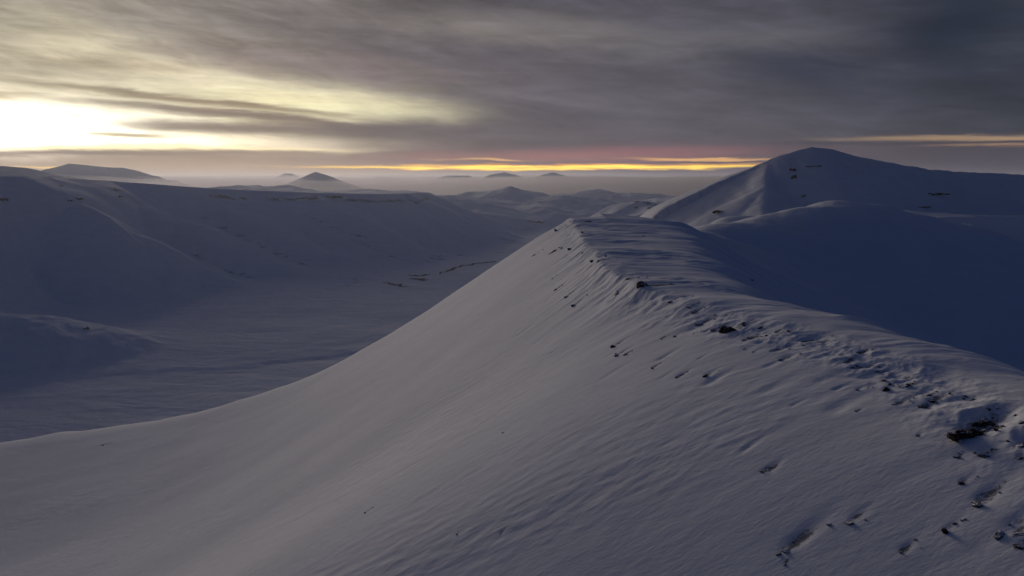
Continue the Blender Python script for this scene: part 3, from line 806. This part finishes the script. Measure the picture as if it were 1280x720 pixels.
# the big dark outcrop: a stack of tilted broken slabs
def outcrop(name, label, loc, w, h, d, n, mat, seed, tilt=0.3, yaw=0.0, group=None, cat='rock outcrop'):
    r = np.random.default_rng(seed)
    V, Fc, base = [], [], 0
    for i in range(n):
        me = rock_mesh('slab', seed * 31 + i, mat, 0.5, 11, 3)
        P = np.array([v.co[:] for v in me.vertices])
        faces = np.array([list(f.vertices) for f in me.polygons])
        bpy.data.meshes.remove(me)
        sx = w * max(0.30, 2.2 / n) * (0.8 + 0.6 * r.random()); sy = d * (0.6 + 0.4 * r.random()); sz = h * (0.7 + 0.8 * r.random())
        P = P * (sx, sy, sz)
        a = tilt * r.normal(); b = tilt * r.normal()
        Rm = np.array(Matrix.Rotation(a, 3, 'X') @ Matrix.Rotation(b, 3, 'Y') @ Matrix.Rotation(r.normal() * 0.5, 3, 'Z'))
        P = P @ Rm.T
        P = P + ((i + 0.5) / n * w - w / 2 + 0.04 * w * r.normal(), 0.15 * d * r.normal(), 0.10 * h * r.normal())
        V.append(P); Fc.append(faces + base); base += len(P)
    o = link_mesh(name, np.concatenate(V), np.concatenate(Fc), mat, smooth=False)
    o.location = (loc[0], loc[1], loc[2] + CAM_Z)
    o.rotation_euler = (0, 0, yaw)
    tag(o, label, cat, group)
    return o
bz = ridge_z(np.array([BIG[0]]), np.array([BIG[1]]))[0]
outcrop('rock_outcrop', 'big black outcrop of broken slabs near the right edge, largest on the ridge', (BIG[0], BIG[1], bz + 0.15), 4.4, 1.6, 1.9, 13, M_rock_bare, 71, 0.35, 0.25)

# rock bands on the plateau rim and the mountain
def on(fz, px, py, y0, y1):
    return cast(fz, px, py, y0, y1)
BANDS = [(valley_z, 97, 249, 13, 3, 1500, 6000, 'dark crag on the plateau rim at the head of the nearest lit spur'),
         (valley_z, 86, 251, 8, 1.5, 1500, 6000, 'thin rock ledge just left of the crag at the head of the spur'),
         (valley_z, 148, 246, 8, 3, 1500, 6000, 'small dark crag on the plateau rim, right of the first crag'),
         (valley_z, 3, 250, 8, 5, 1500, 6000, 'dark crag on the plateau rim cut by the left edge of the photo'),
         (valley_z, 76, 232.5, 6, 1.2, 1500, 9000, 'tiny rock ledge high on the plateau above the crags'),
         (valley_z, 385, 248.5, 22, 1.6, 1500, 8000, 'left part of the long rock band on the plateau rim below the cone peak'),
         (valley_z, 412, 246.8, 28, 2.0, 1500, 8000, 'right part of the long rock band on the plateau rim below the cone peak'),
         (valley_z, 107, 411, 6, 3, 1000, 3000, 'single dark rock on the mound at the left foot of the plateau'),
         (mountain_z, 990, 213, 5, 4, 1200, 3000, 'upper crag of three on the dark face below the mountain top'),
         (mountain_z, 992, 222, 6, 5, 1200, 3000, 'middle crag of three on the dark face below the mountain top'),
         (mountain_z, 1005, 245, 6, 3, 1200, 3000, 'lowest crag of three on the dark face below the mountain top'),
         (mountain_z, 1018, 208, 18, 1.2, 1200, 3000, 'thin rock ledge across the dark face under the mountain top'),
         (mountain_z, 1165, 243, 36, 1.4, 1200, 3000, 'long thin rock band across the right half of the mountain face'),
         (mountain_z, 1150, 259, 26, 1.4, 1200, 3000, 'rock band at the foot of the mountain, behind the dark hill'),
         (mountain_z, 899, 265, 15, 4, 1200, 3000, 'dark crag at the left foot of the mountain above the saddle')]
for i, (fz, px, py, w, h, y0, y1, lab) in enumerate(BANDS):
    p = on(fz, px, py, y0, y1)
    if p is None:
        print('no hit', lab); continue
    k = p[1] / F
    outcrop('rock_band' if w > 12 and h < 3 else 'crag', lab, p, w * k, h * k * 1.6, h * k * 2.0 + 2, max(5, int(w / 2)), M_cliff, 800 + i, 0.2, 0.0)
# rocky patch beyond the saddle
for i in range(16):
    px, py = 786 + 46 * rng.random(), 252 + 12 * rng.random()
    p = on(valley_z, px, py, 2500, 12000)
    if p is None: continue
    k = p[1] / F
    outcrop('crag', 'small dark crag in the rocky patch of the valley side beyond the ridge', p, (3 + 5 * rng.random()) * k, 2.2 * k, 3 * k, 5, M_cliff, 850 + i, 0.3, 0.0, 'crags in the rocky patch beyond the ridge')

# open stretches of the stream in the valley
M_water = bpy.data.materials.new('stream_water'); M_water.use_nodes = True
q = Graph(M_water.node_tree); b = M_water.node_tree.nodes['Principled BSDF']
geo = q.new('ShaderNodeNewGeometry')
wn = q.noise(q.v('SCALE', geo.outputs['Position'], 0.05), 1.0, 4, 0.6)
q.put(b.inputs['Base Color'], q.mixc(wn, (0.006, 0.008, 0.012), (0.03, 0.032, 0.04)))
b.inputs['Roughness'].default_value = 0.9; b.inputs['Specular IOR Level'].default_value = 0.05
def ribbon(name, pts, widths):
    W, Q = [], []
    pp = [on(valley_z, a, b_, 1500, 12000) for a, b_ in pts]
    pp = np.array([p for p in pp if p is not None])
    n = 60
    t = np.linspace(0, len(pp) - 1, n)
    xs, ys = np.interp(t, range(len(pp)), pp[:, 0]), np.interp(t, range(len(pp)), pp[:, 1])
    xs = xs + 12 * fbm(t * 2.1, t * 0 + 3, 3, 400); ys = ys + 26 * fbm(t * 2.4, t * 0 + 8, 3, 410)
    w = np.interp(t, np.linspace(0, len(pp) - 1, len(widths)), widths) * (0.7 + 0.5 * fbm(t * 3, t * 0, 3, 420))
    w = np.maximum(w, 2)
    tx, ty = np.gradient(xs), np.gradient(ys); L = np.hypot(tx, ty) + 1e-6
    nx, ny = -ty / L, tx / L
    row = []
    for f in (-1, -0.35, 0.35, 1):
        X, Y = xs + nx * w * f, ys + ny * w * f
        row.append(np.stack([X, Y, valley_z(X, Y) + 1.2 + CAM_Z], -1))
    Vv = np.stack(row, 0)
    return link_mesh(name, Vv.reshape(-1, 3), grid_faces(4, n), M_water)
for k_, (pts, wd, lab) in enumerate([
        ([(618, 327), (600, 329), (580, 332), (565, 337), (548, 343)], (9, 13, 8, 13, 4), 'open dark stretch of the valley stream beside the ridge edge'),
        ([(536, 343), (524, 345), (512, 344)], (3, 11, 3), 'short open piece of the valley stream left of the main stretch'),
        ([(534, 350), (522, 349), (514, 348)], (4, 17, 4), 'wide dark pool of the valley stream below the short piece'),
        ([(508, 358), (490, 355), (480, 353)], (3, 10, 3), 'faint stretch of the valley stream farthest left'),
        ([(680, 278), (668, 277.5), (660, 276)], (8, 22, 6), 'far dark water mark in the valley left of the ridge summit')]):
    s = ribbon('stream', pts, wd)
    tag(s, lab, 'stream', kind='structure')

# ------------------------------------------------------------------ air: haze and the bank of mist
def volume_material(name, density, color, aniso):
    m = bpy.data.materials.new(name); m.use_nodes = True
    nt = m.node_tree; nt.nodes.clear()
    v = nt.nodes.new('ShaderNodeVolumePrincipled')
    v.inputs['Color'].default_value = (*color, 1); v.inputs['Density'].default_value = density; v.inputs['Anisotropy'].default_value = aniso
    o = nt.nodes.new('ShaderNodeOutputMaterial'); nt.links.new(v.outputs[0], o.inputs['Volume'])
    return m
def box(name, lo, hi, mat):
    v = np.array([(x, y, z) for x in (lo[0], hi[0]) for y in (lo[1], hi[1]) for z in (lo[2], hi[2])], float)
    f = np.array([(0, 1, 3, 2), (4, 6, 7, 5), (0, 4, 5, 1), (2, 3, 7, 6), (0, 2, 6, 4), (1, 5, 7, 3)])
    return link_mesh(name, v, f, mat, smooth=False)
M_haze = volume_material('thin_haze', 2.0e-5, (0.86, 0.91, 1.0), 0.5)
haze = box('haze', (-46000, -46000, -90), (46000, 46000, 640), M_haze)
tag(haze, 'thin cold haze filling the air over the valley', 'haze', kind='stuff')

M_fog = volume_material('valley_mist', 3.6e-4, (0.38, 0.355, 0.39), 0.64)
nx_, ny_ = 220, 120
tt = np.radians(np.linspace(-62, 62, nx_)); rad = np.exp(np.linspace(math.log(6000), math.log(36000), ny_))
TT, RD = np.meshgrid(tt, rad)
RD2 = RD + 900 * fbm(TT * 9, RD * 0, 3, 440) * (1 - sstep(6000, 13000, RD))
X, Y = RD2 * np.sin(TT), RD2 * np.cos(TT)
edge = sstep(6000, 12500, RD) ** 0.8 * sstep(36000, 32000, RD) * sstep(62, 57, np.abs(np.degrees(TT)))
top = 335 + 75 * sstep(10000, 15000, RD) + 55 * fbm(X / 2600, Y / 2600, 4, 450) + 14 * fbm(X / 700, Y / 700, 3, 455)
zt = 5 + (top - 5) * edge
zb = np.full(zt.shape, -60.0)
n_ = nx_ * ny_
ft = grid_faces(ny_, nx_)
idx = np.arange(n_).reshape(ny_, nx_)
loop = np.concatenate([idx[0, :], idx[1:, -1], idx[-1, -2::-1], idx[-2:0:-1, 0]])
nxt = np.roll(loop, -1)
sides = np.stack([loop, nxt, nxt + n_, loop + n_], -1)
fog = link_mesh('mist', np.concatenate([np.stack([X.ravel(), Y.ravel(), zt.ravel()], -1), np.stack([X.ravel(), Y.ravel(), zb.ravel()], -1)]),
                np.concatenate([ft, ft[:, ::-1] + n_, sides[:, ::-1]]), M_fog)
tag(fog, 'bank of pinkish mist lying over the far lowland', 'mist', kind='stuff')
